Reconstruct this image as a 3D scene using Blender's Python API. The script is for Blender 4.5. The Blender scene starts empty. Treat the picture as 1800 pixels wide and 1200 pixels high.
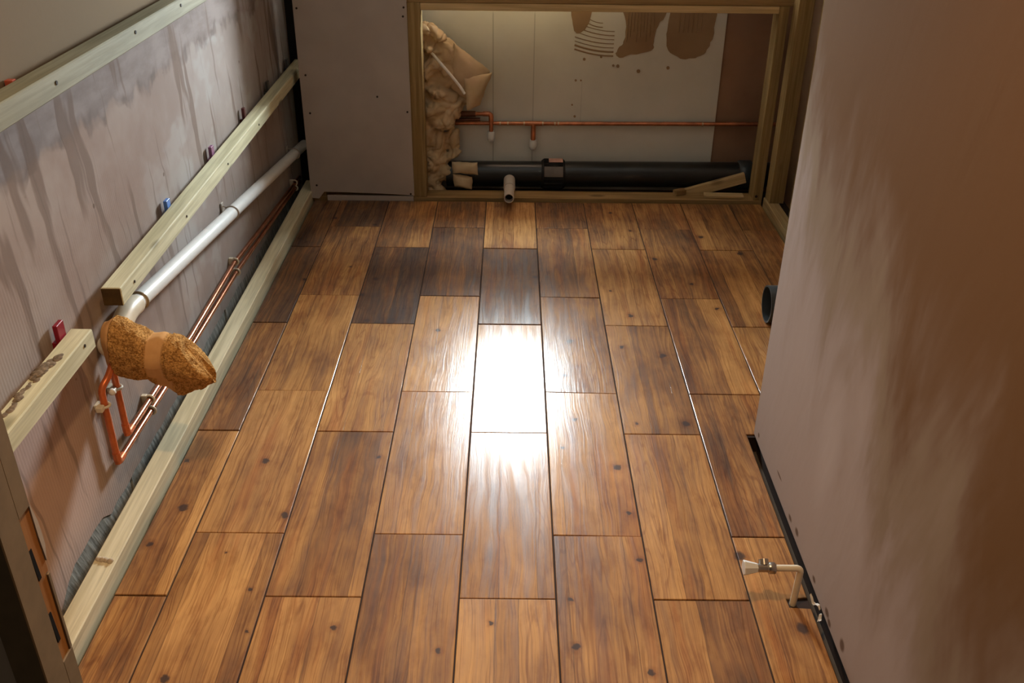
import bpy, bmesh, math, random
from mathutils import Vector, Matrix, noise
from math import sin, cos, pi, radians

random.seed(7)
S = bpy.context.scene
COL = S.collection

# ------------------------------------------------------------------ camera
F_PX, PITCH, YAW, ROLL, CAM_H = 1669.57, 0.51174, -0.00413, 0.01161, 1.43988
fw = Vector((0, cos(PITCH), -sin(PITCH))); up = Vector((0, sin(PITCH), cos(PITCH))); rt = Vector((1, 0, 0))
RY = Matrix.Rotation(YAW, 3, 'Z')
fw, up, rt = RY @ fw, RY @ up, RY @ rt
r2 = cos(ROLL) * rt + sin(ROLL) * up
u2 = -sin(ROLL) * rt + cos(ROLL) * up
cam = bpy.data.objects.new('camera', bpy.data.cameras.new('camera'))
COL.objects.link(cam)
cam.data.sensor_width = 36
cam.data.lens = F_PX / 1800 * 36
cam.data.clip_start = 0.02
cam.matrix_world = Matrix(((r2.x, u2.x, -fw.x, 0), (r2.y, u2.y, -fw.y, 0), (r2.z, u2.z, -fw.z, CAM_H), (0, 0, 0, 1)))
S.camera = cam

# ------------------------------------------------------------------ light and exposure
world = bpy.data.worlds.new('hall_light'); S.world = world
world.use_nodes = True
wb = world.node_tree.nodes['Background']
wb.inputs[0].default_value = (1.0, 0.80, 0.60, 1)
wb.inputs[1].default_value = 0.035

def lamp(name, kind, loc, energy, colr, rot=None, **kw):
    d = bpy.data.lights.new(name, kind)
    d.energy = energy; d.color = colr
    for k, v in kw.items(): setattr(d, k, v)
    o = bpy.data.objects.new(name, d); COL.objects.link(o); o.location = loc
    if rot: o.rotation_euler = rot
    return o

# daylight through the small window above the boxed-in recess
lamp('window_daylight', 'AREA', (0.03, 4.272, 1.175), 108, (0.86, 0.955, 1.0), (radians(90), 0, radians(180)),
     shape='RECTANGLE', size=0.35, size_y=0.45)
# the room's own warm bulb on the ceiling
lamp('ceiling_downlight', 'SPOT', (-0.10, 1.02, 2.36), 84, (1.0, 0.60, 0.28), (radians(-8), 0, 0), shadow_soft_size=0.035, spot_size=radians(111), spot_blend=0.9)

S.view_settings.view_transform = 'Standard'
S.view_settings.look = 'None'
S.view_settings.gamma = 1.0
S.view_settings.use_curve_mapping = False
S.view_settings.exposure = 0.0
S.cycles.use_denoising = True
S.cycles.max_bounces = 8
S.cycles.caustics_reflective = False
S.cycles.sample_clamp_indirect = 4.0

# ------------------------------------------------------------------ node helpers
class G:
    def __init__(self, name, rough=0.6, spec=0.3):
        self.m = bpy.data.materials.new(name); self.m.use_nodes = True
        self.t = self.m.node_tree; self.b = self.t.nodes['Principled BSDF']
        self.b.inputs['Roughness'].default_value = rough
        self.b.inputs['Specular IOR Level'].default_value = spec
    def put(self, sock, v):
        if isinstance(v, bpy.types.NodeSocket): self.t.links.new(v, sock)
        elif isinstance(v, (tuple, list)) and len(v) == 3 and sock.type == 'RGBA': sock.default_value = (*v, 1)
        else: sock.default_value = v
    def math(self, op, a, b=0.0, clamp=False):
        n = self.t.nodes.new('ShaderNodeMath'); n.operation = op; n.use_clamp = clamp
        self.put(n.inputs[0], a); self.put(n.inputs[1], b); return n.outputs[0]
    def vm(self, op, a, b=(0, 0, 0)):
        n = self.t.nodes.new('ShaderNodeVectorMath'); n.operation = op
        self.put(n.inputs[0], a); self.put(n.inputs[1], b)
        return n.outputs['Value'] if op in ('LENGTH', 'DISTANCE', 'DOT_PRODUCT') else n.outputs[0]
    def mix(self, f, a, b, mode='MIX'):
        n = self.t.nodes.new('ShaderNodeMix'); n.data_type = 'RGBA'; n.blend_type = mode
        self.put(n.inputs[0], f); self.put(n.inputs[6], a); self.put(n.inputs[7], b); return n.outputs[2]
    def noise(self, vec, scale=1.0, detail=3.0, rough=0.55, dist=0.0):
        n = self.t.nodes.new('ShaderNodeTexNoise')
        self.put(n.inputs['Vector'], vec); n.inputs['Scale'].default_value = scale
        n.inputs['Detail'].default_value = detail; n.inputs['Roughness'].default_value = rough
        n.inputs['Distortion'].default_value = dist
        return n.outputs[0]
    def white(self, vec):
        n = self.t.nodes.new('ShaderNodeTexWhiteNoise'); n.noise_dimensions = '3D'
        self.put(n.inputs['Vector'], vec); return n.outputs[0]
    def mr(self, v, a, b, c=0.0, d=1.0, smooth=True):
        n = self.t.nodes.new('ShaderNodeMapRange'); n.interpolation_type = 'SMOOTHSTEP' if smooth else 'LINEAR'
        self.put(n.inputs[0], v)
        for i, x in zip((1, 2, 3, 4), (a, b, c, d)): n.inputs[i].default_value = x
        return n.outputs[0]
    def pos(self): return self.t.nodes.new('ShaderNodeNewGeometry').outputs['Position']
    def obj(self): return self.t.nodes.new('ShaderNodeTexCoord').outputs['Object']
    def attr(self, name):
        n = self.t.nodes.new('ShaderNodeAttribute'); n.attribute_type = 'OBJECT'; n.attribute_name = name
        return n.outputs['Fac']
    def rnd(self): return self.t.nodes.new('ShaderNodeObjectInfo').outputs['Random']
    def sep(self, v):
        n = self.t.nodes.new('ShaderNodeSeparateXYZ'); self.put(n.inputs[0], v); return n.outputs
    def comb(self, x, y, z):
        n = self.t.nodes.new('ShaderNodeCombineXYZ')
        for i, v in enumerate((x, y, z)): self.put(n.inputs[i], v)
        return n.outputs[0]
    def color(self, v): self.put(self.b.inputs['Base Color'], v)
    def rough(self, v): self.put(self.b.inputs['Roughness'], v)
    def bump(self, h, strength=0.3, dist=0.002):
        n = self.t.nodes.new('ShaderNodeBump'); n.inputs['Strength'].default_value = strength
        n.inputs['Distance'].default_value = dist
        self.put(n.inputs['Height'], h); self.t.links.new(n.outputs[0], self.b.inputs['Normal'])
    def spot(self, p2, cx, cy, rx, ry, soft=0.35, z=0.0):
        # 1 inside an ellipse on the plane of p2 (x,y used), 0 outside
        d = self.vm('LENGTH', self.vm('MULTIPLY', self.vm('SUBTRACT', p2, (cx, cy, 0)), (1 / rx, 1 / ry, 0)))
        return self.mr(d, 1 + soft, 1 - soft, 0, 1)

def plain(name, c, rough=0.6, spec=0.3, metal=0.0, var=0.12, scale=30):
    g = G(name, rough, spec)
    n = g.noise(g.obj(), scale, 3)
    k = g.mr(n, 0.3, 0.7, 1 - var, 1 + var, False)
    g.color(g.vm('MULTIPLY', tuple(c), g.comb(k, k, k)))
    g.b.inputs['Metallic'].default_value = metal
    return g.m

# ------------------------------------------------------------------ mesh helpers
def tag(o, label=None, cat=None, group=None, kind=None):
    if label: o['label'] = label
    if cat: o['category'] = cat
    if group: o['group'] = group
    if kind: o['kind'] = kind
    return o

def empty(name, loc=(0, 0, 0)):
    o = bpy.data.objects.new(name, None); COL.objects.link(o); o.location = loc
    o.empty_display_size = 0.05
    return o

def link(name, bm, mat, parent=None, smooth=False, origin=None):
    me = bpy.data.meshes.new(name)
    bmesh.ops.recalc_face_normals(bm, faces=bm.faces[:])
    if origin is not None: bmesh.ops.translate(bm, vec=-Vector(origin), verts=bm.verts[:])
    if smooth:
        for f in bm.faces: f.smooth = True
    bm.to_mesh(me); bm.free()
    for m in (mat if isinstance(mat, (list, tuple)) else [mat]): me.materials.append(m)
    o = bpy.data.objects.new(name, me); COL.objects.link(o)
    loc = Vector(origin) if origin is not None else Vector((0, 0, 0))
    if parent is not None:
        o.parent = parent
        loc = loc - world_loc(parent)
    o.location = loc
    return o

def world_loc(o):
    v = Vector(o.location)
    while o.parent is not None:
        o = o.parent; v = v + Vector(o.location)
    return v

def add_box(bm, lo, hi, bev=0.0, seg=2, rot=None, wob=0.0):
    lo, hi = Vector(lo), Vector(hi); c = (lo + hi) / 2; s = hi - lo
    r = bmesh.ops.create_cube(bm, size=1.0)
    vs = r['verts']
    for v in vs:
        v.co = Vector((v.co.x * s.x, v.co.y * s.y, v.co.z * s.z))
    if bev > 0:
        es = list({e for v in vs for e in v.link_edges})
        rr = bmesh.ops.bevel(bm, geom=es, offset=bev, segments=seg, affect='EDGES', profile=0.5)
        vs = list({v for f in rr['faces'] for v in f.verts} | {v for v in vs if v.is_valid})
        # collect the whole island
        todo = list(vs); seen = set(vs)
        while todo:
            v = todo.pop()
            for e in v.link_edges:
                w = e.other_vert(v)
                if w not in seen: seen.add(w); todo.append(w)
        vs = list(seen)
    for v in vs:
        if rot is not None: v.co = rot @ v.co
        v.co += c
    return vs

def box_obj(name, lo, hi, mat, parent=None, bev=0.0, rot=None, origin='center'):
    bm = bmesh.new(); add_box(bm, lo, hi, bev, rot=rot)
    c = (Vector(lo) + Vector(hi)) / 2
    return link(name, bm, mat, parent, origin=c)

def round_path(pts, rad, n=6):
    P = [Vector(p) for p in pts]; out = [P[0]]
    for i in range(1, len(P) - 1):
        a, b, c = P[i - 1], P[i], P[i + 1]
        d1, d2 = (a - b), (c - b)
        r = min(rad, d1.length * .49, d2.length * .49)
        p0, p1 = b + d1.normalized() * r, b + d2.normalized() * r
        for k in range(n + 1):
            t = k / n
            out.append((1 - t) ** 2 * p0 + 2 * t * (1 - t) * b + t * t * p1)
    out.append(P[-1]); return out

def add_tube(bm, pts, rad, seg=14, caps=True, radii=None):
    P = [Vector(p) for p in pts]; rings = []
    t0 = (P[1] - P[0]).normalized()
    ref = Vector((0, 0, 1)) if abs(t0.z) < .9 else Vector((1, 0, 0))
    nrm = (ref - ref.dot(t0) * t0).normalized()
    for i, p in enumerate(P):
        if i == 0: t = t0
        elif i == len(P) - 1: t = (P[i] - P[i - 1]).normalized()
        else: t = ((P[i + 1] - P[i]).normalized() + (P[i] - P[i - 1]).normalized()).normalized()
        nrm = (nrm - nrm.dot(t) * t).normalized(); bi = t.cross(nrm)
        r = radii[i] if radii else rad
        rings.append([bm.verts.new(p + r * (cos(2 * pi * k / seg) * nrm + sin(2 * pi * k / seg) * bi)) for k in range(seg)])
    for a, b in zip(rings, rings[1:]):
        for k in range(seg):
            bm.faces.new((a[k], a[(k + 1) % seg], b[(k + 1) % seg], b[k])).smooth = True
    if caps:
        for c_ in (bm.faces.new(rings[0][::-1]), bm.faces.new(rings[-1])):
            for e in c_.edges: e.smooth = False      # keep the cut ends crisp
    return rings

def add_pipe(bm, p0, p1, ro, ri, seg=24):
    """hollow straight pipe, open at both ends"""
    p0, p1 = Vector(p0), Vector(p1); t = (p1 - p0).normalized()
    ref = Vector((0, 0, 1)) if abs(t.z) < .9 else Vector((1, 0, 0))
    n = (ref - ref.dot(t) * t).normalized(); b = t.cross(n)
    def ring(p, r): return [bm.verts.new(p + r * (cos(2 * pi * k / seg) * n + sin(2 * pi * k / seg) * b)) for k in range(seg)]
    R = [ring(p0, ro), ring(p1, ro), ring(p1, ri), ring(p0, ri)]
    for i in range(4):
        a, c = R[i], R[(i + 1) % 4]
        for k in range(seg):
            f = bm.faces.new((a[k], a[(k + 1) % seg], c[(k + 1) % seg], c[k])); f.smooth = i in (0, 2)
            if i in (1, 3):
                for e in f.edges: e.smooth = False

def tube_obj(name, pts, rad, mat, parent=None, seg=14, radii=None, caps=True):
    bm = bmesh.new(); add_tube(bm, pts, rad, seg, caps, radii)
    c = sum((Vector(p) for p in pts), Vector()) / len(pts)
    o = link(name, bm, mat, parent, origin=c)
    return o

def prism(poly, z0, z1, bm=None, bev=0.0):
    bm = bm or bmesh.new()
    vb = [bm.verts.new((x, y, z0)) for x, y in poly]; vt = [bm.verts.new((x, y, z1)) for x, y in poly]
    n = len(poly)
    bm.faces.new(vb[::-1]); top = bm.faces.new(vt)
    for i in range(n): bm.faces.new((vb[i], vb[(i + 1) % n], vt[(i + 1) % n], vt[i]))
    if bev > 0:
        bmesh.ops.recalc_face_normals(bm, faces=bm.faces[:])
        bmesh.ops.bevel(bm, geom=list(top.edges), offset=bev, segments=2, affect='EDGES', profile=0.5)
    return bm

# ------------------------------------------------------------------ materials
def timber(name, axis, c_lo, c_hi, rough=0.7, rings=1.0):
    """sawn softwood, grain along the given axis"""
    g = G(name, rough, 0.2)
    o = g.obj(); seed = g.rnd()
    o = g.vm('ADD', o, g.comb(g.math('MULTIPLY', seed, 7.0), g.math('MULTIPLY', seed, 3.0), g.math('MULTIPLY', seed, 11.0)))
    sc = [55, 55, 55]; sc['XYZ'.index(axis)] = 2.2
    n1 = g.noise(g.vm('MULTIPLY', o, tuple(sc)), 1.0, 4, 0.6, 0.4)
    sc2 = [150, 150, 150]; sc2['XYZ'.index(axis)] = 5
    n2 = g.noise(g.vm('MULTIPLY', o, tuple(sc2)), 1.0, 2)
    n3 = g.noise(o, 6.0, 3)
    c = g.mix(g.mr(n1, 0.32, 0.68), c_lo, c_hi)
    c = g.mix(g.mr(n2, 0.4, 0.75, 0, 0.35), c, tuple(x * 0.62 for x in c_lo))
    c = g.mix(g.mr(n3, 0.55, 0.75, 0, 0.35), c, tuple(x * 0.7 for x in c_hi))
    kn = g.t.nodes.new('ShaderNodeTexVoronoi'); kn.inputs['Scale'].default_value = 1.0
    sk = [9, 9, 9]; sk['XYZ'.index(axis)] = 3.4
    g.put(kn.inputs['Vector'], g.vm('MULTIPLY', o, tuple(sk)))
    c = g.mix(g.mr(kn.outputs['Distance'], 0.16, 0.07, 0, 0.75), c, tuple(x * 0.42 for x in c_lo))
    g.color(c)
    g.bump(g.math('ADD', n1, n2), 0.25, 0.0012)
    return g.m

BAT_Y = timber('treated_softwood_y', 'Y', (0.55, 0.52, 0.33), (0.76, 0.735, 0.51))
DULL_Y = timber('dull_softwood_y', 'Y', (0.25, 0.24, 0.155), (0.345, 0.335, 0.235))  # darker, duller tone than the other battens
BASE_Y = timber('dusty_softwood_y', 'Y', (0.60, 0.54, 0.35), (0.82, 0.755, 0.53))
AMB_X = timber('amber_softwood_x', 'X', (0.25, 0.155, 0.06), (0.36, 0.235, 0.10))
AMB_Y = timber('amber_softwood_y', 'Y', (0.28, 0.19, 0.08), (0.42, 0.30, 0.14))
AMB_Z = timber('amber_softwood_z', 'Z', (0.24, 0.16, 0.06), (0.37, 0.26, 0.11))
PALE_X = timber('pale_softwood_x', 'X', (0.50, 0.36, 0.17), (0.66, 0.50, 0.27))

DARK = plain('dark_hole', (0.012, 0.010, 0.008), 0.9, 0.1)
GROUT = plain('dark_brown_grout', (0.035, 0.020, 0.014), 0.85, 0.2)
SCREED = plain('dusty_screed', (0.10, 0.085, 0.07), 0.9, 0.1, scale=14)
CONC = None
COPPER = plain('copper', (0.72, 0.32, 0.19), 0.24, 0.5, metal=1.0, var=0.25, scale=18)
COPPER_DULL = plain('dull_copper', (0.62, 0.25, 0.13), 0.34, 0.5, metal=0.9, var=0.3, scale=25)
COPPER_RED = plain('reddish_copper', (0.62, 0.17, 0.06), 0.38, 0.5, metal=0.45, var=0.2, scale=25)  # redder, less metallic copper for the upright tails and elbows
COPPER_DARK = plain('tarnished_copper', (0.13, 0.06, 0.04), 0.5, 0.4, metal=0.6, var=0.3)
SOLDER = plain('solder_ring', (0.62, 0.50, 0.34), 0.35, 0.5, metal=0.8)
WHITE_PVC = plain('white_pvc', (0.78, 0.80, 0.78), 0.36, 0.5, var=0.03)
CREAM_PVC = plain('cream_pvc', (0.72, 0.66, 0.52), 0.4, 0.4, var=0.05)
GREY_PVC = plain('off_white_pvc', (0.58, 0.52, 0.46), 0.4, 0.4, var=0.05)
BLACK_PVC = plain('black_pvc', (0.012, 0.014, 0.014), 0.30, 0.5, var=0.3, scale=9)
GREYBLACK_PVC = plain('dark_grey_pvc', (0.035, 0.045, 0.05), 0.35, 0.5, var=0.1)
RUBBER = plain('black_rubber', (0.012, 0.012, 0.012), 0.6, 0.3)
CHROME = plain('dull_chrome', (0.50, 0.47, 0.43), 0.28, 0.5, metal=1.0, var=0.1)
SCREW = plain('dark_screw_steel', (0.035, 0.026, 0.02), 0.7, 0.2)
BARE = timber('bare_orange_wood', 'Z', (0.36, 0.15, 0.045), (0.50, 0.24, 0.08))

# --- plaster, left wall: pink-grey board with comb lines, glue drips and a tide mark
def left_wall_mat():
    g = G('patchy_plaster_left', 0.92, 0.04)
    p = g.pos(); x, y, z = g.sep(p)
    big = g.noise(g.comb(0.0, y, z), 2.6, 4, 0.6)
    base = g.mix(g.mr(big, 0.35, 0.65), (0.27, 0.215, 0.19), (0.34, 0.30, 0.275))
    # cooler, paler patches towards the window end
    pale = g.noise(g.comb(3.0, g.math('MULTIPLY', y, 1.6), g.math('MULTIPLY', z, 2.2)), 2.4, 3, 0.6)
    base = g.mix(g.math('MULTIPLY', g.mr(pale, 0.52, 0.62, 0, 0.8), g.mr(y, 2.1, 2.9, 0.15, 1)), base, (0.40, 0.405, 0.405))
    base = g.mix(g.mr(y, 2.0, 3.0, 0, 0.5), base, g.mix(g.mr(big, 0.35, 0.65), (0.30, 0.30, 0.295), (0.345, 0.35, 0.35)))
    # skim above the tide line
    wob = g.noise(g.comb(1.0, g.math('MULTIPLY', y, 5.0), 0.0), 1.6, 2)
    zl = g.math('ADD', z, g.mr(wob, 0.3, 0.7, -0.022, 0.022, False))
    zl = g.math('ADD', zl, g.mr(g.noise(g.comb(7.0, g.math('MULTIPLY', y, 9.0), g.math('MULTIPLY', z, 7.0)), 1.0, 3), 0.3, 0.7, -0.025, 0.025, False))
    up_ = g.mr(zl, 0.812, 0.828)
    skim = g.mix(g.mr(g.noise(g.comb(5.0, g.math('MULTIPLY', y, 3.0), g.math('MULTIPLY', z, 9.0)), 2, 4), 0.35, 0.65), (0.225, 0.205, 0.20), (0.29, 0.268, 0.262))
    base = g.mix(up_, base, skim)
    edge = g.math('MULTIPLY', g.mr(zl, 0.795, 0.812), g.mr(zl, 0.85, 0.825))
    base = g.mix(g.math('MULTIPLY', edge, g.mr(g.noise(g.comb(0.0, g.math('MULTIPLY', y, 14), 0.0), 1, 2), 0.4, 0.65, 0.05, 0.75)), base, (0.15, 0.13, 0.125))
    # above the upper batten: clean beige
    base = g.mix(g.mr(z, 0.97, 0.985), base, (0.195, 0.155, 0.105))
    base = g.mix(g.math('MULTIPLY', g.mr(y, 1.95, 1.55), g.mr(z, 0.50, 0.40)), base, (0.47, 0.37, 0.325))
    # runs of old adhesive
    yw = g.math('ADD', y, g.mr(g.noise(g.comb(2.0, g.math('MULTIPLY', y, 5.0), g.math('MULTIPLY', z, 4.5)), 2.0, 1), 0.2, 0.8, -0.013, 0.013, False))
    yw = g.math('ADD', yw, g.math('MULTIPLY', z, 0.10))
    run = g.noise(g.comb(0.0, g.math('MULTIPLY', yw, 17.0), g.math('MULTIPLY', z, 2.0)), 1.0, 2, 0.5)
    runs = g.math('MULTIPLY', g.mr(run, 0.56, 0.64), g.mr(z, 0.97, 0.90))
    runs = g.math('MULTIPLY', runs, g.mr(z, 0.15, 0.5, 0.15, 0.75))
    base = g.mix(runs, base, (0.175, 0.138, 0.118))
    run2 = g.noise(g.comb(4.0, g.math('MULTIPLY', yw, 34.0), g.math('MULTIPLY', z, 1.6)), 1.0, 2, 0.5)
    base = g.mix(g.math('MULTIPLY', g.mr(run2, 0.62, 0.7, 0, 0.5), g.mr(z, 0.97, 0.9)), base, (0.17, 0.14, 0.125))
    # comb lines of the trowel
    w = g.math('SINE', g.math('MULTIPLY', g.math('ADD', y, g.math('MULTIPLY', z, 0.06)), 2 * pi / 0.0095))
    below = g.math('MULTIPLY', g.mr(z, 0.86, 0.78), g.mr(g.noise(p, 1.8, 2), 0.4, 0.6))
    base = g.mix(g.math('MULTIPLY', g.mr(w, 0.0, 1.0, 0, 0.18), below), base, (0.20, 0.155, 0.135))
    # specks and nail marks
    vor = g.t.nodes.new('ShaderNodeTexVoronoi'); vor.inputs['Scale'].default_value = 7.0
    g.put(vor.inputs['Vector'], g.comb(0.0, y, z))
    base = g.mix(g.mr(vor.outputs['Distance'], 0.05, 0.03, 0, 0.6), base, (0.10, 0.07, 0.05))
    base = g.mix(1.0, base, (1.17, 1.115, 1.08), 'MULTIPLY')
    g.color(base)
    h = g.math('ADD', g.math('MULTIPLY', g.math('MULTIPLY', w, below), 0.3), g.math('MULTIPLY', runs, 1.2))
    h = g.math('ADD', h, g.noise(p, 40, 3))
    g.bump(h, 0.25, 0.0015)
    return g.m

# --- right partition: new skim, still damp and brown where it has not dried
def partition_mat():
    g = G('drying_skim_plaster', 0.95, 0.02)
    p = g.pos(); x, y, z = g.sep(p)
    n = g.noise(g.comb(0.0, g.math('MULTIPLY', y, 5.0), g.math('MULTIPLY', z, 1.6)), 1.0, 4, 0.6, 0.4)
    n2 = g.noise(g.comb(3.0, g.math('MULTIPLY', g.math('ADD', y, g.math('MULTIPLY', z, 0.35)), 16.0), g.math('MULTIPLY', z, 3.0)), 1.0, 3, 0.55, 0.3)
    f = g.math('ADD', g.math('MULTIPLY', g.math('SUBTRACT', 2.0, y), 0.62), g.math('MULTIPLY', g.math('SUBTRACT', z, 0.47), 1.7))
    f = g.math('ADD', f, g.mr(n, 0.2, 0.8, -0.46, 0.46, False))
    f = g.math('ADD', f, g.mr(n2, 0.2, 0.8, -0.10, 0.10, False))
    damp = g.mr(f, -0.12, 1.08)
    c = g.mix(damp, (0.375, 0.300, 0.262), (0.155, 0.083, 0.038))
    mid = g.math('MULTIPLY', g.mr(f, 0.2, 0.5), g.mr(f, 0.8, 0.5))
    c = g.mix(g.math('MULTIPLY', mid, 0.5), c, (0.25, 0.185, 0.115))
    yz = g.comb(y, z, 0.0)
    c = g.mix(g.math('MULTIPLY', g.spot(yz, 1.565, 0.33, 0.045, 0.13, 0.8), 0.55), c, (0.46, 0.385, 0.35))
    for (cy, cz, ry, rz) in ((1.698, 0.03, 0.012, 0.006), (1.643, 0.036, 0.012, 0.008), (1.50, 0.03, 0.010, 0.006), (1.405, 0.03, 0.012, 0.008),
                             (1.385, 0.022, 0.01, 0.007), (1.817, 0.06, 0.02, 0.003), (2.02, 0.035, 0.007, 0.006), (1.31, 0.04, 0.012, 0.012)):
        c = g.mix(g.math('MULTIPLY', g.spot(yz, cy, cz, ry, rz, 0.4), 0.8), c, (0.10, 0.055, 0.03))
    g.color(c)
    g.bump(g.math('ADD', n2, g.math('MULTIPLY', n, 2.0)), 0.18, 0.004)
    return g.m

def board_mat(name, c1, c2, lines=()):
    g = G(name, 0.7, 0.2)
    p = g.pos(); x, y, z = g.sep(p)
    n = g.noise(p, 3.0, 4)
    c = g.mix(g.mr(n, 0.35, 0.65), c1, c2)
    for lx, w, z0, z1, k in lines:
        d = g.math('ABSOLUTE', g.math('SUBTRACT', x, lx))
        m = g.math('MULTIPLY', g.mr(d, w, w * 0.4), g.math('MULTIPLY', g.mr(z, z0, z0 + .01), g.mr(z, z1, z1 - .02)))
        c = g.mix(g.math('MULTIPLY', m, k), c, tuple(v * 0.45 for v in c1))
    g.color(c)
    g.bump(g.noise(p, 120, 2), 0.08, 0.001)
    return g.m

WALL_L = left_wall_mat()
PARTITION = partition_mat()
PANEL = board_mat('grey_paper_plasterboard', (0.40, 0.35, 0.31), (0.46, 0.41, 0.365))
WHITE_BOARD = board_mat('white_insulation_board', (0.66, 0.66, 0.60), (0.74, 0.74, 0.68), ((-0.076, .0035, .06, .72, .55), (0.095, .003, .06, .72, .5), (0.30, .003, .25, .45, .2)))
PLASTER_BROWN = board_mat('bare_brown_plaster', (0.28, 0.165, 0.10), (0.36, 0.22, 0.14))
PLASTER_PLAIN = board_mat('beige_plaster', (0.50, 0.42, 0.34), (0.56, 0.48, 0.40))
CEIL = board_mat('white_ceiling', (0.62, 0.58, 0.52), (0.66, 0.62, 0.56))
ADHESIVE = board_mat('brown_adhesive', (0.29, 0.19, 0.105), (0.36, 0.25, 0.145))

def concrete_mat():
    g = G('grey_blockwork', 0.9, 0.1)
    p = g.pos(); x, y, z = g.sep(p)
    n = g.noise(g.comb(0.0, g.math('MULTIPLY', g.math('ADD', y, g.math('MULTIPLY', z, 0.4)), 70.0), g.math('MULTIPLY', z, 10.0)), 1.0, 3)
    n2 = g.noise(p, 18, 4)
    c = g.mix(g.mr(n, 0.35, 0.65), (0.20, 0.21, 0.195), (0.38, 0.39, 0.365))
    c = g.mix(g.mr(n2, 0.6, 0.72, 0, 0.7), c, (0.26, 0.19, 0.12))
    g.color(c); g.bump(g.math('ADD', n, n2), 0.7, 0.004)
    return g.m
CONC = concrete_mat()

# --- floor tile: glazed wood-look porcelain
KNOTS = [(-0.609, 1.937, .011), (-0.760, 1.754, .013), (-0.518, 1.729, .011), (-0.797, 1.623, .009), (-0.807, 1.936, .009), (-0.643, 1.25, .011),
         (0.277, 1.927, .013), (0.481, 2.12, .012), (0.18, 2.134, .008), (0.142, 2.005, .007), (0.636, 2.985, .009), (0.534, 3.193, .012),
         (0.396, 2.742, .011), (0.347, 2.925, .008), (0.467, 2.485, .013), (0.348, 2.535, .008), (0.516, 1.603, .014), (0.600, 1.39, .015),
         (-0.534, 3.493, .008), (-0.467, 3.001, .008), (-0.498, 2.876, .009), (-0.714, 2.991, .008), (-0.456, 2.693, .011), (-0.379, 2.694, .017),
         (-0.223, 2.632, .010), (-0.325, 1.958, .007), (0.287, 1.748, .008), (-0.132, 1.325, .007), (0.138, 1.337, .008), (0.134, 1.467, .006),
         (0.279, 1.275, .008), (-0.347, 1.382, .008), (-0.516, 1.37, .005), (0.411, 3.645, .008), (0.471, 3.461, .008), (-0.539, 1.488, .006),
         (0.09, 3.028, .009), (0.19, 2.567, .012), (0.165, 2.364, .009), (0.346, 2.118, .007), (0.294, 1.589, .007), (-0.62, 1.60, .004),
         (-0.70, 3.56, .009), (0.74, 3.40, .011), (0.86, 3.25, .012), (0.69, 2.80, .009), (-0.03, 1.40, .006), (-0.57, 3.10, .006)]

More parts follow.
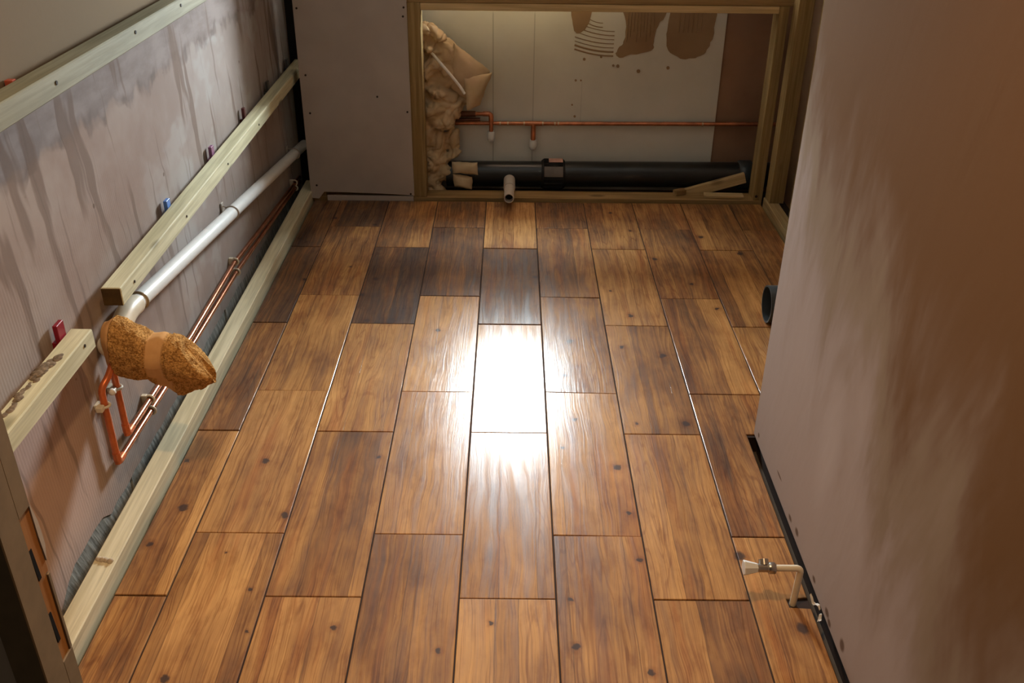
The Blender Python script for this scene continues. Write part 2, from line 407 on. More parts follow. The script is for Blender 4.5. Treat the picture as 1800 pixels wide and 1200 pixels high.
def tile_mat():
    g = G('wood_look_tile_glaze', 0.25, 0.5)
    p = g.pos(); o = g.obj()
    tone = g.attr('tone'); seed = g.attr('seed'); s1 = g.attr('strip_a'); s2 = g.attr('strip_b')
    ox, oy, oz = g.sep(o)
    sx = g.math('ADD', ox, g.mr(g.noise(g.comb(seed, g.math('MULTIPLY', oy, 6.0), 0.0), 1.0, 2), 0.3, 0.7, -0.002, 0.002, False))
    i1 = g.math('GREATER_THAN', sx, s1); i2 = g.math('GREATER_THAN', sx, s2)
    idx = g.math('ADD', i1, i2)
    sr = g.white(g.comb(seed, idx, 0.3)); sr2 = g.white(g.comb(idx, seed, 5.7))
    # grain: long streaks with a slow wander, cathedral arches here and there
    off = g.math('MULTIPLY', sr, 13.0)
    wander = g.noise(g.comb(g.math('MULTIPLY', ox, 9.0), g.math('MULTIPLY', oy, 3.2), g.math('ADD', seed, off)), 1.0, 2)
    gx = g.math('ADD', ox, g.mr(wander, 0.2, 0.8, -0.012, 0.012, False))
    fine = g.noise(g.comb(g.math('MULTIPLY', gx, 330.0), g.math('MULTIPLY', oy, 4.5), g.math('ADD', seed, off)), 1.0, 3, 0.6)
    med = g.noise(g.comb(g.math('MULTIPLY', gx, 62.0), g.math('MULTIPLY', oy, 2.6), g.math('ADD', seed, off)), 1.0, 4, 0.65, 0.6)
    ringn = g.noise(g.comb(g.math('MULTIPLY', ox, 13.0), g.math('MULTIPLY', oy, 1.1), g.math('ADD', seed, off)), 1.0, 2, 0.5)
    rings = g.math('SINE', g.math('MULTIPLY', ringn, 110.0))
    cloud = g.noise(g.comb(g.math('MULTIPLY', ox, 9.0), g.math('MULTIPLY', oy, 4.0), g.math('ADD', seed, 31.0)), 1.0, 4, 0.6)
    t = g.math('ADD', tone, g.mr(sr, 0, 1, -0.15, 0.15, False))
    t = g.math('ADD', t, g.mr(med, 0.25, 0.75, -0.22, 0.22, False))
    t = g.math('ADD', t, g.mr(cloud, 0.3, 0.7, -0.17, 0.17, False), True)
    n = g.t.nodes.new('ShaderNodeValToRGB')
    e = n.color_ramp.elements
    e[0].position = 0.0; e[0].color = (0.66, 0.355, 0.120, 1)
    e[1].position = 1.0; e[1].color = (0.070, 0.043, 0.032, 1)
    for q, c in ((0.30, (0.45, 0.225, 0.073)), (0.55, (0.26, 0.122, 0.046)), (0.78, (0.128, 0.068, 0.037))):
        k = e.new(q); k.color = (*c, 1)
    g.put(n.inputs[0], t)
    c = n.outputs[0]
    red = g.noise(g.comb(g.math('MULTIPLY', ox, 20.0), g.math('MULTIPLY', oy, 1.5), g.math('ADD', seed, 50.0)), 1.0, 3)
    c = g.mix(g.mr(red, 0.5, 0.72, 0, 0.55), c, g.mix(1.0, c, (0.78, 0.52, 0.42), 'MULTIPLY'))
    c = g.mix(g.mr(fine, 0.47, 0.68, 0, 0.62), c, g.mix(1.0, c, (0.46, 0.34, 0.30), 'MULTIPLY'))
    mott = g.noise(g.comb(g.math('MULTIPLY', ox, 26.0), g.math('MULTIPLY', oy, 11.0), g.math('ADD', seed, 77.0)), 1.0, 4, 0.65)
    c = g.mix(g.mr(mott, 0.48, 0.70, 0, 0.5), c, g.mix(1.0, c, (0.62, 0.50, 0.44), 'MULTIPLY'))
    ringm = g.math('MULTIPLY', g.mr(rings, 0.6, 1.0, 0, 0.45), g.mr(sr2, 0.40, 0.75))
    c = g.mix(ringm, c, g.mix(1.0, c, (0.55, 0.40, 0.34), 'MULTIPLY'))
    # joint between the printed boards
    d1 = g.math('ABSOLUTE', g.math('SUBTRACT', sx, s1)); d2 = g.math('ABSOLUTE', g.math('SUBTRACT', sx, s2))
    c = g.mix(g.mr(g.math('MINIMUM', d1, d2), 0.0016, 0.0004, 0, 0.5), c, (0.07, 0.03, 0.015))
    # printed knots
    pw = g.vm('ADD', p, g.comb(g.mr(g.noise(p, 60, 2), 0.2, 0.8, -0.005, 0.005, False), g.mr(g.noise(p, 45, 2), 0.2, 0.8, -0.006, 0.006, False), 0.0))
    halo = None; tot = None
    for kx, ky, kr in KNOTS:
        d = g.vm('LENGTH', g.vm('MULTIPLY', g.vm('SUBTRACT', pw, (kx, ky, 0)), (1 / kr, 1 / (kr * 1.15), 0)))
        tot = d if tot is None else g.math('MINIMUM', tot, d)
    c = g.mix(g.mr(tot, 2.4, 0.9, 0, 0.45), c, g.mix(1.0, c, (0.55, 0.40, 0.34), 'MULTIPLY'))
    c = g.mix(g.mr(tot, 1.1, 0.55, 0, 0.9), c, (0.045, 0.028, 0.024))
    # browned tile rim
    g.color(c)
    h = g.math('ADD', g.math('MULTIPLY', fine, 0.55), g.math('MULTIPLY', med, 0.9))
    h = g.math('ADD', h, g.math('MULTIPLY', rings, g.math('MULTIPLY', g.mr(sr2, 0.55, 0.85), 0.06)))
    g.bump(h, 0.30, 0.0011)
    g.rough(g.mr(med, 0.3, 0.7, 0.17, 0.27))
    g.b.inputs['Specular IOR Level'].default_value = 0.5
    g.b.inputs['Coat Weight'].default_value = 0.20          # worn lacquer-like glaze: a second, much softer lobe
    g.b.inputs['Coat Roughness'].default_value = 0.52
    g.b.inputs['Coat IOR'].default_value = 1.5
    return g.m
TILE = tile_mat()

# ------------------------------------------------------------------ the setting
YF = 3.765          # front of the plasterboard on the boxed-in frame
YB = 4.05           # back wall
XL = -0.925         # left wall face
XP = 0.648          # partition face
ZS = -0.05          # rough slab under everything

def struct(o): o['kind'] = 'structure'; return o

# floor: slab, adhesive bed and every tile
floor = struct(box_obj('floor', (-1.05, -0.6, ZS - 0.05), (1.35, 4.35, ZS), SCREED))
bm = bmesh.new()
add_box(bm, (-0.819, 0.70, ZS), (0.634, 2.065, -0.0035)); add_box(bm, (-0.819, 2.065, ZS), (1.053, 3.757, -0.0035))
bed = link('tile_adhesive_bed', bm, GROUT, floor)

GX0, TW = -0.09843 - 4 * 0.203, 0.203
TONES = {0: (.66, .84, .42, .33, .36, .4), 1: (.66, .58, .36, .28, .34, .4), 2: (.60, .84, .34, .46, .30, .4), 3: (.56, .74, .27, .20, .34, .4),
         4: (.30, .76, .24, .30, .26, .3), 5: (.58, .54, .42, .26, .36, .4), 6: (.46, .34, .50, .36, .48, .4), 7: (.50, .38, .42, .50, .34, .4),
         8: (.48, .50, .44, .4, .4, .4), 9: (.5, .5, .4, .4, .4, .4)}
TILT = {(4, 2): (-0.05, 0.0), (4, 1): (-0.30, 0.05), (3, 2): (0.05, 0.28), (4, 3): (0.22, 0.0), (5, 2): (-0.1, 1.0), (5, 3): (0.25, 0.9), (3, 3): (0.16, 0.22)}
G2 = 0.0016
rt_ = random.Random(21)
for c in range(0, 10):
    x0, x1 = GX0 + TW * c + G2, GX0 + TW * (c + 1) - G2
    y_first = 3.27688 if c % 2 == 0 else 3.47577
    for i in range(0, 6):
        ya = y_first - 0.603 * i + G2
        yb = (3.757 if i == 0 else y_first - 0.603 * (i - 1) - G2)
        if yb < 0.72: continue
        ya = max(ya, 0.72)
        a, b = max(x0, -0.817), min(x1, 1.051)
        if a >= 1.03: continue
        poly = [(a, ya), (b, ya), (b, yb), (a, yb)]
        if b > 0.632:                                  # meets the partition
            if yb <= 2.075:
                if a > 0.62: continue
                b = 0.632; poly = [(a, ya), (b, ya), (b, yb), (a, yb)]
            elif ya < 2.075:
                if a < 0.62: poly = [(a, ya), (0.632, ya), (0.632, 2.075), (b, 2.075), (b, yb), (a, yb)]
                else: poly = [(a, 2.075), (b, 2.075), (b, yb), (a, yb)]
        if (c, i) == (7, 3):                           # notch chipped out for the valve pipe
            y1 = poly[2][1]
            poly = [(a, ya), (0.632, ya), (0.632, 2.075), (b, 2.075), (b, yb), (a, yb)]
        if (c, i) == (7, 4):
            poly = [(a, ya), (0.632, ya), (0.632, 1.446), (0.588, 1.449), (0.587, 1.474), (0.632, 1.478), (0.632, yb), (a, yb)]
        cx = (x0 + x1) / 2; cy = (ya + yb) / 2
        bmt = prism([(x - cx, y - cy) for x, y in poly], -0.009, 0.0, bev=0.0013)
        o = link('floor_tile', bmt, TILE, floor)
        o.location = Vector((cx, cy, 0.0)) - world_loc(floor)
        o['tone'] = float(TONES[c][min(i, 5)]); o['seed'] = float(rt_.random() * 40)
        w1 = rt_.uniform(-0.075, -0.01); w2 = rt_.uniform(0.01, 0.08)
        if rt_.random() < .3: w2 = 0.3
        o['strip_a'] = w1; o['strip_b'] = w2
        tx, ty = TILT.get((c, i), (rt_.uniform(-.2, .2), rt_.uniform(-.2, .2)))
        o.rotation_euler = (radians(tx), radians(ty), 0)

# left wall: board that stops just above floor level, blockwork showing below it
bm = bmesh.new()
rr = random.Random(3)
low = []
yy = 0.70
while yy < 4.301:
    if yy < 1.50: z = -0.05 + 0 * yy
    elif yy < 1.72: z = 0.016 + rr.uniform(-.004, .005)
    elif yy < 2.3: z = -0.006 + rr.uniform(-.004, .004)
    else: z = 0.003 + rr.uniform(-.004, .004)
    if 1.42 <= yy < 1.52: z = -0.045 + (yy - 1.42) * 0.6
    low.append((yy, z)); yy += 0.04
prof = low + [(4.31, 2.40), (0.70, 2.40)]
front = [bm.verts.new((XL, y, z)) for y, z in prof]; back = [bm.verts.new((XL - 0.0125, y, z)) for y, z in prof]
bm.faces.new(front); bm.faces.new(back[::-1])
for i in range(len(prof)): j = (i + 1) % len(prof); bm.faces.new((front[i], back[i], back[j], front[j]))
wl = struct(link('wall_left', bm, WALL_L))
bm = bmesh.new()
yb_ = [0.70, 1.23, 1.872, 2.31, 2.75, 3.19, 3.63, 4.31]
for y0, y1 in zip(yb_, yb_[1:]):
    add_box(bm, (-1.04, y0 + .005, -0.06), (XL - 0.002, y1 - .005, 0.022), 0.002, 1)
add_box(bm, (-1.04, 0.70, -0.06), (XL - 0.0135, 4.31, 2.40))
link('blockwork', bm, CONC, wl)

# back wall with the window opening; white board proud of brown plaster
WX0, WX1, WZ0, WZ1 = -0.175, 0.235, 0.93, 1.42
bm = bmesh.new()
add_box(bm, (-1.05, YB, -0.06), (1.35, 4.35, WZ0)); add_box(bm, (-1.05, YB, WZ1), (1.35, 4.35, 2.40))
add_box(bm, (-1.05, YB, WZ0), (WX0, 4.35, WZ1)); add_box(bm, (WX1, YB, WZ0), (1.35, 4.35, WZ1))
wb_ = struct(link('wall_back', bm, PLASTER_BROWN))
box_obj('insulation_board', (-0.834, 4.041, -0.045), (0.883, YB + .001, WZ0 - .002), WHITE_BOARD, wb_, 0.001)
box_obj('gap_shade_strip', (-0.924, 4.034, -0.045), (-0.835, 4.0405, 2.39), plain('gap_shade_black', (0.01, 0.01, 0.01), 0.6, 0.2), wb_)  # near-black strip, stands in for the shade in the gap beside the panel
bm = bmesh.new()
add_box(bm, (WX0 - .001, YB + .001, WZ0 - .004), (WX1 + .001, 4.262, WZ0 + .001)); add_box(bm, (WX0 - .004, YB + .001, WZ0), (WX0 + .001, 4.262, WZ1)); add_box(bm, (WX1 - .001, YB + .001, WZ0), (WX1 + .004, 4.262, WZ1))
link('bounce_lining', bm, CEIL, wb_)  # unseen white lining, added to bounce daylight into the recess
def adhesive(poly, th=0.003):
    b = prism([(x, z) for x, z in poly], 0, th)
    for v in b.verts: v.co = Vector((v.co.x, 4.0415 - v.co.z, v.co.y))
    return b
def smooth_poly(pts, n=4, jit=0.004, sd=1):
    r = random.Random(sd); out = []; m = len(pts)
    for i in range(m):
        p0, p1, p2, p3 = [Vector(pts[(i + k) % m]) for k in (-1, 0, 1, 2)]
        for k in range(n):
            t = k / n
            q = 0.5 * ((2 * p1) + (p2 - p0) * t + (2 * p0 - 5 * p1 + 4 * p2 - p3) * t * t + (3 * p1 - p0 - 3 * p2 + p3) * t ** 3)
            out.append((q.x + r.uniform(-jit, jit), q.y + r.uniform(-jit, jit)))
    return out
# first dab: a smooth lobe and the arcs a notched trowel left
bm = adhesive(smooth_poly([(0.245, 0.76), (0.325, 0.76), (0.318, 0.68), (0.295, 0.64), (0.262, 0.636), (0.248, 0.68)], 4, .002, 2))
for k in range(9):
    z = 0.70 - k * 0.0165; x0 = 0.30 - 0.006 * k if k < 5 else 0.262
    pts = []
    for j in range(9):
        t = j / 8; pts.append((x0 + (0.425 - x0 - (0.05 if k < 2 else 0)) * t, 4.0405, z - 0.055 * t + 0.028 * t * t))
    add_tube(bm, pts, (0.0019 if k < 7 else 0.0036) * (1 if k % 2 else .8), 6)
link('adhesive_dab', bm, ADHESIVE, wb_)
bm = adhesive(smooth_poly([(0.455, 0.76), (0.640, 0.76), (0.625, 0.70), (0.600, 0.665), (0.588, 0.60), (0.582, 0.566), (0.50, 0.548), (0.455, 0.536), (0.436, 0.548), (0.446, 0.572), (0.466, 0.60), (0.470, 0.68)], 4, .003, 4))
for k in range(9): add_tube(bm, [(0.478 + k * 0.013, 4.0388, 0.735), (0.476 + k * 0.0135, 4.0384, 0.60 + 0.02 * (k % 3))], 0.002, 6)
link('adhesive_dab', bm, ADHESIVE, wb_)
bm = adhesive(smooth_poly([(0.655, 0.76), (0.820, 0.76), (0.834, 0.66), (0.826, 0.60), (0.800, 0.552), (0.755, 0.534), (0.705, 0.536), (0.652, 0.57), (0.640, 0.63), (0.648, 0.70)], 4, .003, 6))
for k in range(6): add_tube(bm, [(0.69 + k * 0.018, 4.0388, 0.735), (0.69 + k * 0.018, 4.0385, 0.64)], 0.002, 6)
link('adhesive_dab', bm, ADHESIVE, wb_)
bm = bmesh.new()
for x, z, r in ((0.305, 0.527, .006), (0.375, 0.537, .005), (0.428, 0.502, .005), (0.447, 0.500, .007), (0.535, 0.480, .008), (0.658, 0.495, .007), (0.273, 0.439, .005), (0.295, 0.439, .004), (0.262, 0.335, .004), (0.275, 0.285, .005)):
    add_tube(bm, [(x, 4.042, z), (x, 4.037, z)], r, 8)
link('adhesive_specks', bm, ADHESIVE, wb_)['kind'] = 'stuff'

# outer right wall, partition, front wall with doorway, ceiling
struct(box_obj('wall_right', (1.20, 0.60, -0.06), (1.30, 4.30, 2.40), PLASTER_BROWN))
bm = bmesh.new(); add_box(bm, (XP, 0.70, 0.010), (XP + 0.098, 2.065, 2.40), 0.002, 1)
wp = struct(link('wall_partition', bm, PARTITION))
box_obj('sole_plate', (XP + 0.014, 0.70, ZS), (XP + 0.084, 2.06, 0.009), GROUT, wp)  # dark brown here stands for the shade in the gap under the wall
bm = bmesh.new()
add_box(bm, (-1.05, 0.739, -0.06), (-0.5465, 0.80, 2.40)); add_box(bm, (0.62, 0.60, -0.06), (1.35, 0.70, 2.40)); add_box(bm, (-0.5465, 0.739, 2.06), (0.62, 0.80, 2.40))
struct(link('wall_front', bm, PLASTER_PLAIN))
struct(box_obj('ceiling', (-1.05, 0.60, 2.40), (1.35, 4.35, 2.46), CEIL))

# window_1: frame and frosted pane lit by the sky
win = struct(empty('window_1', (0.015, 4.28, WZ0)))
bm = bmesh.new()
for lo, hi in (((WX0, 4.262, WZ0), (WX0 + .028, 4.30, WZ1)), ((WX1 - .028, 4.262, WZ0), (WX1, 4.30, WZ1)),
               ((WX0 + .028, 4.262, WZ0), (WX1 - .028, 4.30, WZ0 + .02)), ((WX0 + .028, 4.262, WZ1 - .02), (WX1 - .028, 4.30, WZ1))):
    add_box(bm, lo, hi, .003, 1)
link('window_frame', bm, WHITE_PVC, win)
g = G('frosted_daylit_glass', 0.5, 0.5); g.color((0.75, 0.80, 0.82))
g.b.inputs['Emission Color'].default_value = (0.80, 0.93, 1, 1); g.b.inputs['Emission Strength'].default_value = 3.0
box_obj('window_pane', (WX0 + .028, 4.276, WZ0 + .02), (WX1 - .028, 4.282, WZ1 - .02), g.m, win)

# door_1: the lining in the near left corner, rebated, with two sinkings for a keep
PAINT = plain('worn_beige_paint', (0.23, 0.165, 0.095), 0.6, 0.25, var=0.1, scale=40)
door = struct(empty('door_1', (-0.53, 0.77, 0)))
bm = bmesh.new(); add_box(bm, (-0.5465, 0.737, ZS), (-0.5112, 0.7765, 2.06), 0.0012, 1)
link('door_jamb', bm, PAINT, door)
bm = bmesh.new()
add_box(bm, (-0.5465, 0.7765, ZS), (-0.512, 0.802, 0.572), 0.001, 1)
add_box(bm, (-0.5465, 0.7765, 0.572), (-0.5165, 0.802, 0.782))
add_box(bm, (-0.5465, 0.7765, 0.782), (-0.512, 0.802, 2.06), 0.001, 1)
add_box(bm, (-0.517, 0.797, 0.572), (-0.512, 0.802, 0.688), 0.0005, 1)
link('rebate', bm, PAINT, door)
kb = bmesh.new()
add_box(kb, (-0.517, 0.7766, 0.5725), (-0.5140, 0.7968, 0.690)); add_box(kb, (-0.517, 0.7766, 0.690), (-0.5135, 0.8015, 0.7815))
keep = link('keep_sinking', kb, BARE, door)
for z0, z1 in ((0.694, 0.738), (0.600, 0.645)):
    bm = bmesh.new(); vs = add_box(bm, (-0.5165, 0.7772, z0), (-0.5128, 0.7835, z1))
    for v in vs: v.co.y += (z1 - v.co.z) * 0.06
    link('latch_slot', bm, DARK, keep)
bm = bmesh.new()
tri = [(0.8005, 0.790), (0.8075, 0.756), (0.8085, 0.724), (0.8025, 0.704), (0.8005, 0.74)]
a = [bm.verts.new((-0.512, y, z)) for y, z in tri]; b = [bm.verts.new((-0.5155, y, z)) for y, z in tri]
bm.faces.new(a); bm.faces.new(b[::-1])
for i in range(5): bm.faces.new((a[i], b[i], b[(i + 1) % 5], a[(i + 1) % 5]))
link('splinter', bm, plain('torn_pale_wood', (0.50, 0.42, 0.33), 0.7), door)['label'] = 'pale torn sliver of wood on the lining edge'

# ------------------------------------------------------------------ battens on the left wall
def screws(parent, pts, axis='X', r=0.0035, sgn=1):
    me = None
    for p in pts:
        if me is None:
            bm = bmesh.new()
            d = Vector((0.0012, 0, 0)) if axis == 'X' else Vector((0, -0.0012, 0)) if axis == 'Y' else Vector((0, 0, .0012))
            add_tube(bm, [-d * 0.5, d], r, 8)
            o = link('screw', bm, SCREW, parent); me = o.data
        else:
            o = bpy.data.objects.new('screw', me); COL.objects.link(o); o.parent = parent
        o.location = Vector(p) - world_loc(parent)

def batten(lo, hi, mat, label, dz=0.0, name='timber_batten', cat='batten', bev=0.0025):
    """a length of softwood; dz lifts the far end relative to the near end"""
    bm = bmesh.new(); vs = add_box(bm, lo, hi, bev, 1)
    for v in vs: v.co.z += dz * (v.co.y - lo[1]) / (hi[1] - lo[1])
    o = link(name, bm, mat, origin=(Vector(lo) + Vector(hi)) / 2)
    return tag(o, label, cat)

b_top = batten((-0.905, 0.82, 0.950), (-0.860, 4.03, 0.995), DULL_Y, 'uppermost long softwood batten high on the left wall', 0.01)
screws(b_top, [(-0.8595, 1.804, 0.978), (-0.8595, 2.238, 0.984), (-0.8595, 2.577, 0.984), (-0.8595, 1.45, 0.975)], r=0.0042)
b_mid = batten((-0.905, 1.888, 0.461), (-0.860, 4.03, 0.505), BAT_Y, 'long softwood batten at middle height of the left wall above the white waste pipe', 0.012)
screws(b_mid, [(-0.8595, 1.966, 0.484), (-0.8595, 2.365, 0.484), (-0.8595, 2.785, 0.486), (-0.8595, 3.189, 0.488)])
eg = box_obj('end_grain', (-0.9035, 1.8868, 0.4625), (-0.8615, 1.8882, 0.5035), plain('dark_brown_end', (0.075, 0.042, 0.012), 0.7, 0.2, var=0.3), b_mid, 0.0003)  # thin dark brown face over the near end
eg['label'] = 'dark brown end of the batten'
b_low = batten((-0.905, 0.82, 0.451), (-0.860, 1.722, 0.494), BAT_Y, 'short near softwood batten with a bark-stained knot beside the towel', 0.0)
screws(b_low, [(-0.8595, 1.674, 0.480)])
# rough waney bark along its upper back corner
bm = bmesh.new()
rr = random.Random(5)
for k in range(16):
    t = k / 15; y = 1.40 + 0.20 * t
    r = 0.003 + 0.007 * math.exp(-((t - 0.8) / 0.16) ** 2) + 0.005 * rr.random()
    jx = 0.010 * rr.random()
    q = bmesh.ops.create_icosphere(bm, subdivisions=3, radius=r)
    for v in q['verts']:
        v.co *= 1 + 0.35 * noise.noise(v.co * 160 + Vector((k, 0, 0)))
        v.co = Vector((v.co.x, v.co.y * 1.9, v.co.z * .35)) + Vector((-0.898 + jx + 0.008 * t * t, y, 0.4935))
link('bark_knot', bm, plain('grey_brown_bark', (0.20, 0.15, 0.10), 0.9, 0.1, var=0.5, scale=150), b_low, True)
b_base = batten((-0.878, 0.80, ZS), (-0.829, 3.90, 0.036), BASE_Y, 'dusty floor-level batten running along the foot of the left wall', 0.0)
bm = bmesh.new()
for k in range(4):
    q = bmesh.ops.create_icosphere(bm, subdivisions=2, radius=0.007)
    for v in q['verts']: v.co = v.co * (1 + .4 * noise.noise(v.co * 200 + Vector((k, 1, 0)))) + Vector((-0.868 + k * 0.009, 1.535 - .002 * k, 0.036))
link('filler_lump', bm, plain('pale_filler', (0.50, 0.42, 0.30), 0.8), b_base, True)
b_r = batten((1.062, 2.30, ZS), (1.110, 3.765, 0.030), AMB_Y, 'dark floor-level batten on the right, running out from the back corner')

# coloured plastic packers wedged behind the battens
PK = [((1.687, 0.535), (0.26, 0.008, 0.025), 'red plastic packer behind the short near batten', .030, 0.0),
      ((2.376, 0.536), (0.11, 0.24, 0.62), 'blue plastic packer behind the middle batten', .026, 0.1),
      ((2.804, 0.545), (0.22, 0.085, 0.18), 'mauve plastic packer behind the middle batten', .026, 0.0),
      ((3.202, 0.552), (0.10, 0.018, 0.018), 'thin dark red plastic packer behind the middle batten', .016, 0.0),
      ((3.561, 0.552), (0.06, 0.055, 0.05), 'nearer of two dark packers in the shadow behind the middle batten', .026, 0.0),
      ((3.912, 0.556), (0.055, 0.055, 0.06), 'farther of two dark packers, next to the plasterboard edge', .026, 0.0)]
for (y, zt), c, lab, w, tilt in PK:
    bm = bmesh.new()
    add_box(bm, (-0.9155, y - w / 2, 0.44), (-0.9055, y + w / 2, zt - 0.010), 0.001, 1)
    add_box(bm, (-0.9245, y - w / 2 + .002, 0.44), (-0.915, y + w / 2 - .002, zt - 0.05))
    o = link('plastic_packer', bm, plain('packer_plastic', c, 0.4, 0.4, var=0.05), origin=(-0.914, y, 0.48))
    tag(o, lab, 'packer', 'plastic packers behind the battens')
bm = bmesh.new(); add_box(bm, (-0.922, 1.735, 0.94), (-0.9065, 1.75, 0.9985), 0.001, 1)
tag(link('plastic_packer', bm, plain('packer_orange', (0.5, 0.10, 0.05), 0.4), origin=(-0.914, 1.742, 0.97)), 'small orange-red packer tip behind the uppermost batten', 'packer', 'plastic packers behind the battens')

# ------------------------------------------------------------------ white waste pipe with its clips and elbow
def wp_at(y, x=-0.893): return Vector((x, y, 0.400 - (y - 2.0) * 0.1196))
waste = tag(empty('waste_pipe', wp_at(2.0)), 'white plastic waste pipe sloping along the left wall with an elbow under the towel', 'pipe')
tube_obj('pipe', [wp_at(1.98), wp_at(2.6), wp_at(3.3), wp_at(4.00)], 0.0205, WHITE_PVC, waste, 20)
e0 = wp_at(1.985)
ELB = Vector((-0.890, 1.858, 0.378))
el = round_path([wp_at(2.02), wp_at(1.97), ELB, ELB + Vector((0.075, 0, -0.006))], 0.04, 8)
eb = bmesh.new(); add_tube(eb, el, 0.0245, 20)
q = bmesh.ops.create_icosphere(eb, subdivisions=3, radius=0.027)
for v in q['verts']: v.co += ELB + Vector((-0.004, -0.006, 0.002))
link('elbow', eb, CREAM_PVC, waste, True)
pe = ELB + Vector((0.06, 0, -0.006))
tube_obj('spigot', [pe, pe + Vector((0.055, 0, -0.006))], 0.0205, WHITE_PVC, waste, 18)
def pipe_clip(y, mat):
    c = wp_at(y); bm = bmesh.new()
    ring = [c + Vector((0.0225 * cos(a), 0, 0.0225 * sin(a))) for a in [radians(140 - k * 17) for k in range(15)]]
    add_tube(bm, ring, 0.0028, 8)
    add_tube(bm, [c + Vector((-0.030, 0, 0.022)), c + Vector((-0.012, 0, 0.020)), ring[0], ring[1]], 0.0028, 8)
    add_box(bm, (XL + 0.0005, y - 0.010, c.z - 0.028), (XL + 0.006, y + 0.010, c.z + 0.034), 0.001, 1)
    link('pipe_clip', bm, mat, waste)
CLIP_GREY = plain('grey_clip_plastic', (0.42, 0.37, 0.31), 0.4, 0.4)
pipe_clip(2.045, plain('brown_clip', (0.30, 0.22, 0.13), 0.4, 0.4)); pipe_clip(2.86, CLIP_GREY); pipe_clip(3.80, CLIP_GREY)

# ------------------------------------------------------------------ towel hung over the elbow
def towel_mat():
    g = G('orange_brown_terry', 0.95, 0.05)
    o = g.obj(); x, y, z = g.sep(o)
    n = g.noise(o, 260, 3); n2 = g.noise(o, 45, 3)
    t = g.math('ADD', g.math('MULTIPLY', n, 0.6), g.math('MULTIPLY', n2, 0.4))
    terry = g.mix(g.mr(t, 0.38, 0.62), (0.29, 0.135, 0.036), (0.70, 0.385, 0.125))
    flat = g.mix(g.noise(o, 70, 2), (0.60, 0.325, 0.125), (0.70, 0.40, 0.17))
    bx = g.math('ADD', x, g.math('MULTIPLY', z, -0.10))
    band = g.math('MULTIPLY', g.mr(bx, -0.025, -0.019), g.mr(bx, 0.018, 0.012))
    band = g.math('MAXIMUM', band, g.mr(bx, -0.098, -0.102))
    g.color(g.mix(band, terry, flat))
    g.bump(g.math('MULTIPLY', n, g.math('SUBTRACT', 1.0, band)), 1.0, 0.004)
    return g.m
def interp(tab, t):
    for (a, va), (b, vb) in zip(tab, tab[1:]):
        if t <= b:
            u = (t - a) / (b - a); u = u * u * (3 - 2 * u) if True else u
            return va + (vb - va) * u
    return tab[-1][1]
TOWC = Vector((-0.785, 1.86, 0.35))
bm = bmesh.new()
def towel_layer(top, bot, yc, hy, x0, x1, nx, nt, slant, amp, disp_seed):
    rings = []
    for i in range(nx + 1):
        t = i / nx; zt, zb = interp(top, t), interp(bot, t)
        taper = min(1.0, max(0.42, math.sqrt(max(0, 1 - ((t - 0.93) / 0.07) ** 2)))) if t > 0.93 else (min(1, 0.70 + t * 4))
        h = (zt - zb) / 2; zc = (zt + zb) / 2; ring = []
        for k in range(nt):
            a = 2 * pi * k / nt
            ca, sa = cos(a), sin(a)
            ey = math.copysign(abs(ca) ** 0.75, ca); ez = math.copysign(abs(sa) ** 0.85, sa)
            y = yc + interp(hy, t) * ey * taper * (1.0 if ez > -0.2 else 1.0 + 0.10 * ez); z = zc + h * ez
            x = x0 + (x1 - x0) * t + slant * max(ez, -0.45) * t * t
            p = Vector((x, y, z))
            bx = (x - TOWC.x) - 0.10 * (z - TOWC.z)
            flat = (-0.026 < bx < 0.022) or bx < -0.10
            d = 0.006 * noise.noise(p * 26 + Vector((disp_seed, 0, 0)))
            d += 0.0 if flat else amp * (noise.noise(p * 330) + 0.6 * noise.noise(p * 170))
            if flat: d -= 0.0030
            p += Vector((0.25 * d if t > 0.9 else 0, ey * d, ez * d))
            ring.append(bm.verts.new(p))
        rings.append(ring)
    for a, b in zip(rings, rings[1:]):
        for k in range(nt):
            bm.faces.new((a[k], a[(k + 1) % nt], b[(k + 1) % nt], b[k])).smooth = True
    bm.faces.new(rings[0][::-1]); bm.faces.new(rings[-1])
towel_layer([(0, .436), (.12, .447), (.35, .424), (.5, .407), (.66, .410), (.80, .400), (.93, .392), (1, .372)],
            [(0, .312), (.2, .300), (.5, .297), (.75, .293), (.92, .284), (1, .284)],
            1.855, [(0, .044), (.4, .050), (.8, .047), (1, .036)], -0.900, -0.688, 110, 150, -0.036, 0.0024, 1)
towel_layer([(0, .35), (.5, .34), (1, .32)], [(0, .285), (.3, .254), (.55, .230), (.8, .246), (1, .272)],
            1.884, [(0, .014), (.5, .018), (1, .014)], -0.862, -0.684, 80, 80, -0.004, 0.0022, 5)
tow = link('towel', bm, towel_mat(), origin=TOWC)
tag(tow, 'orange-brown terry towel with flat woven bands draped over the white pipe elbow', 'towel')

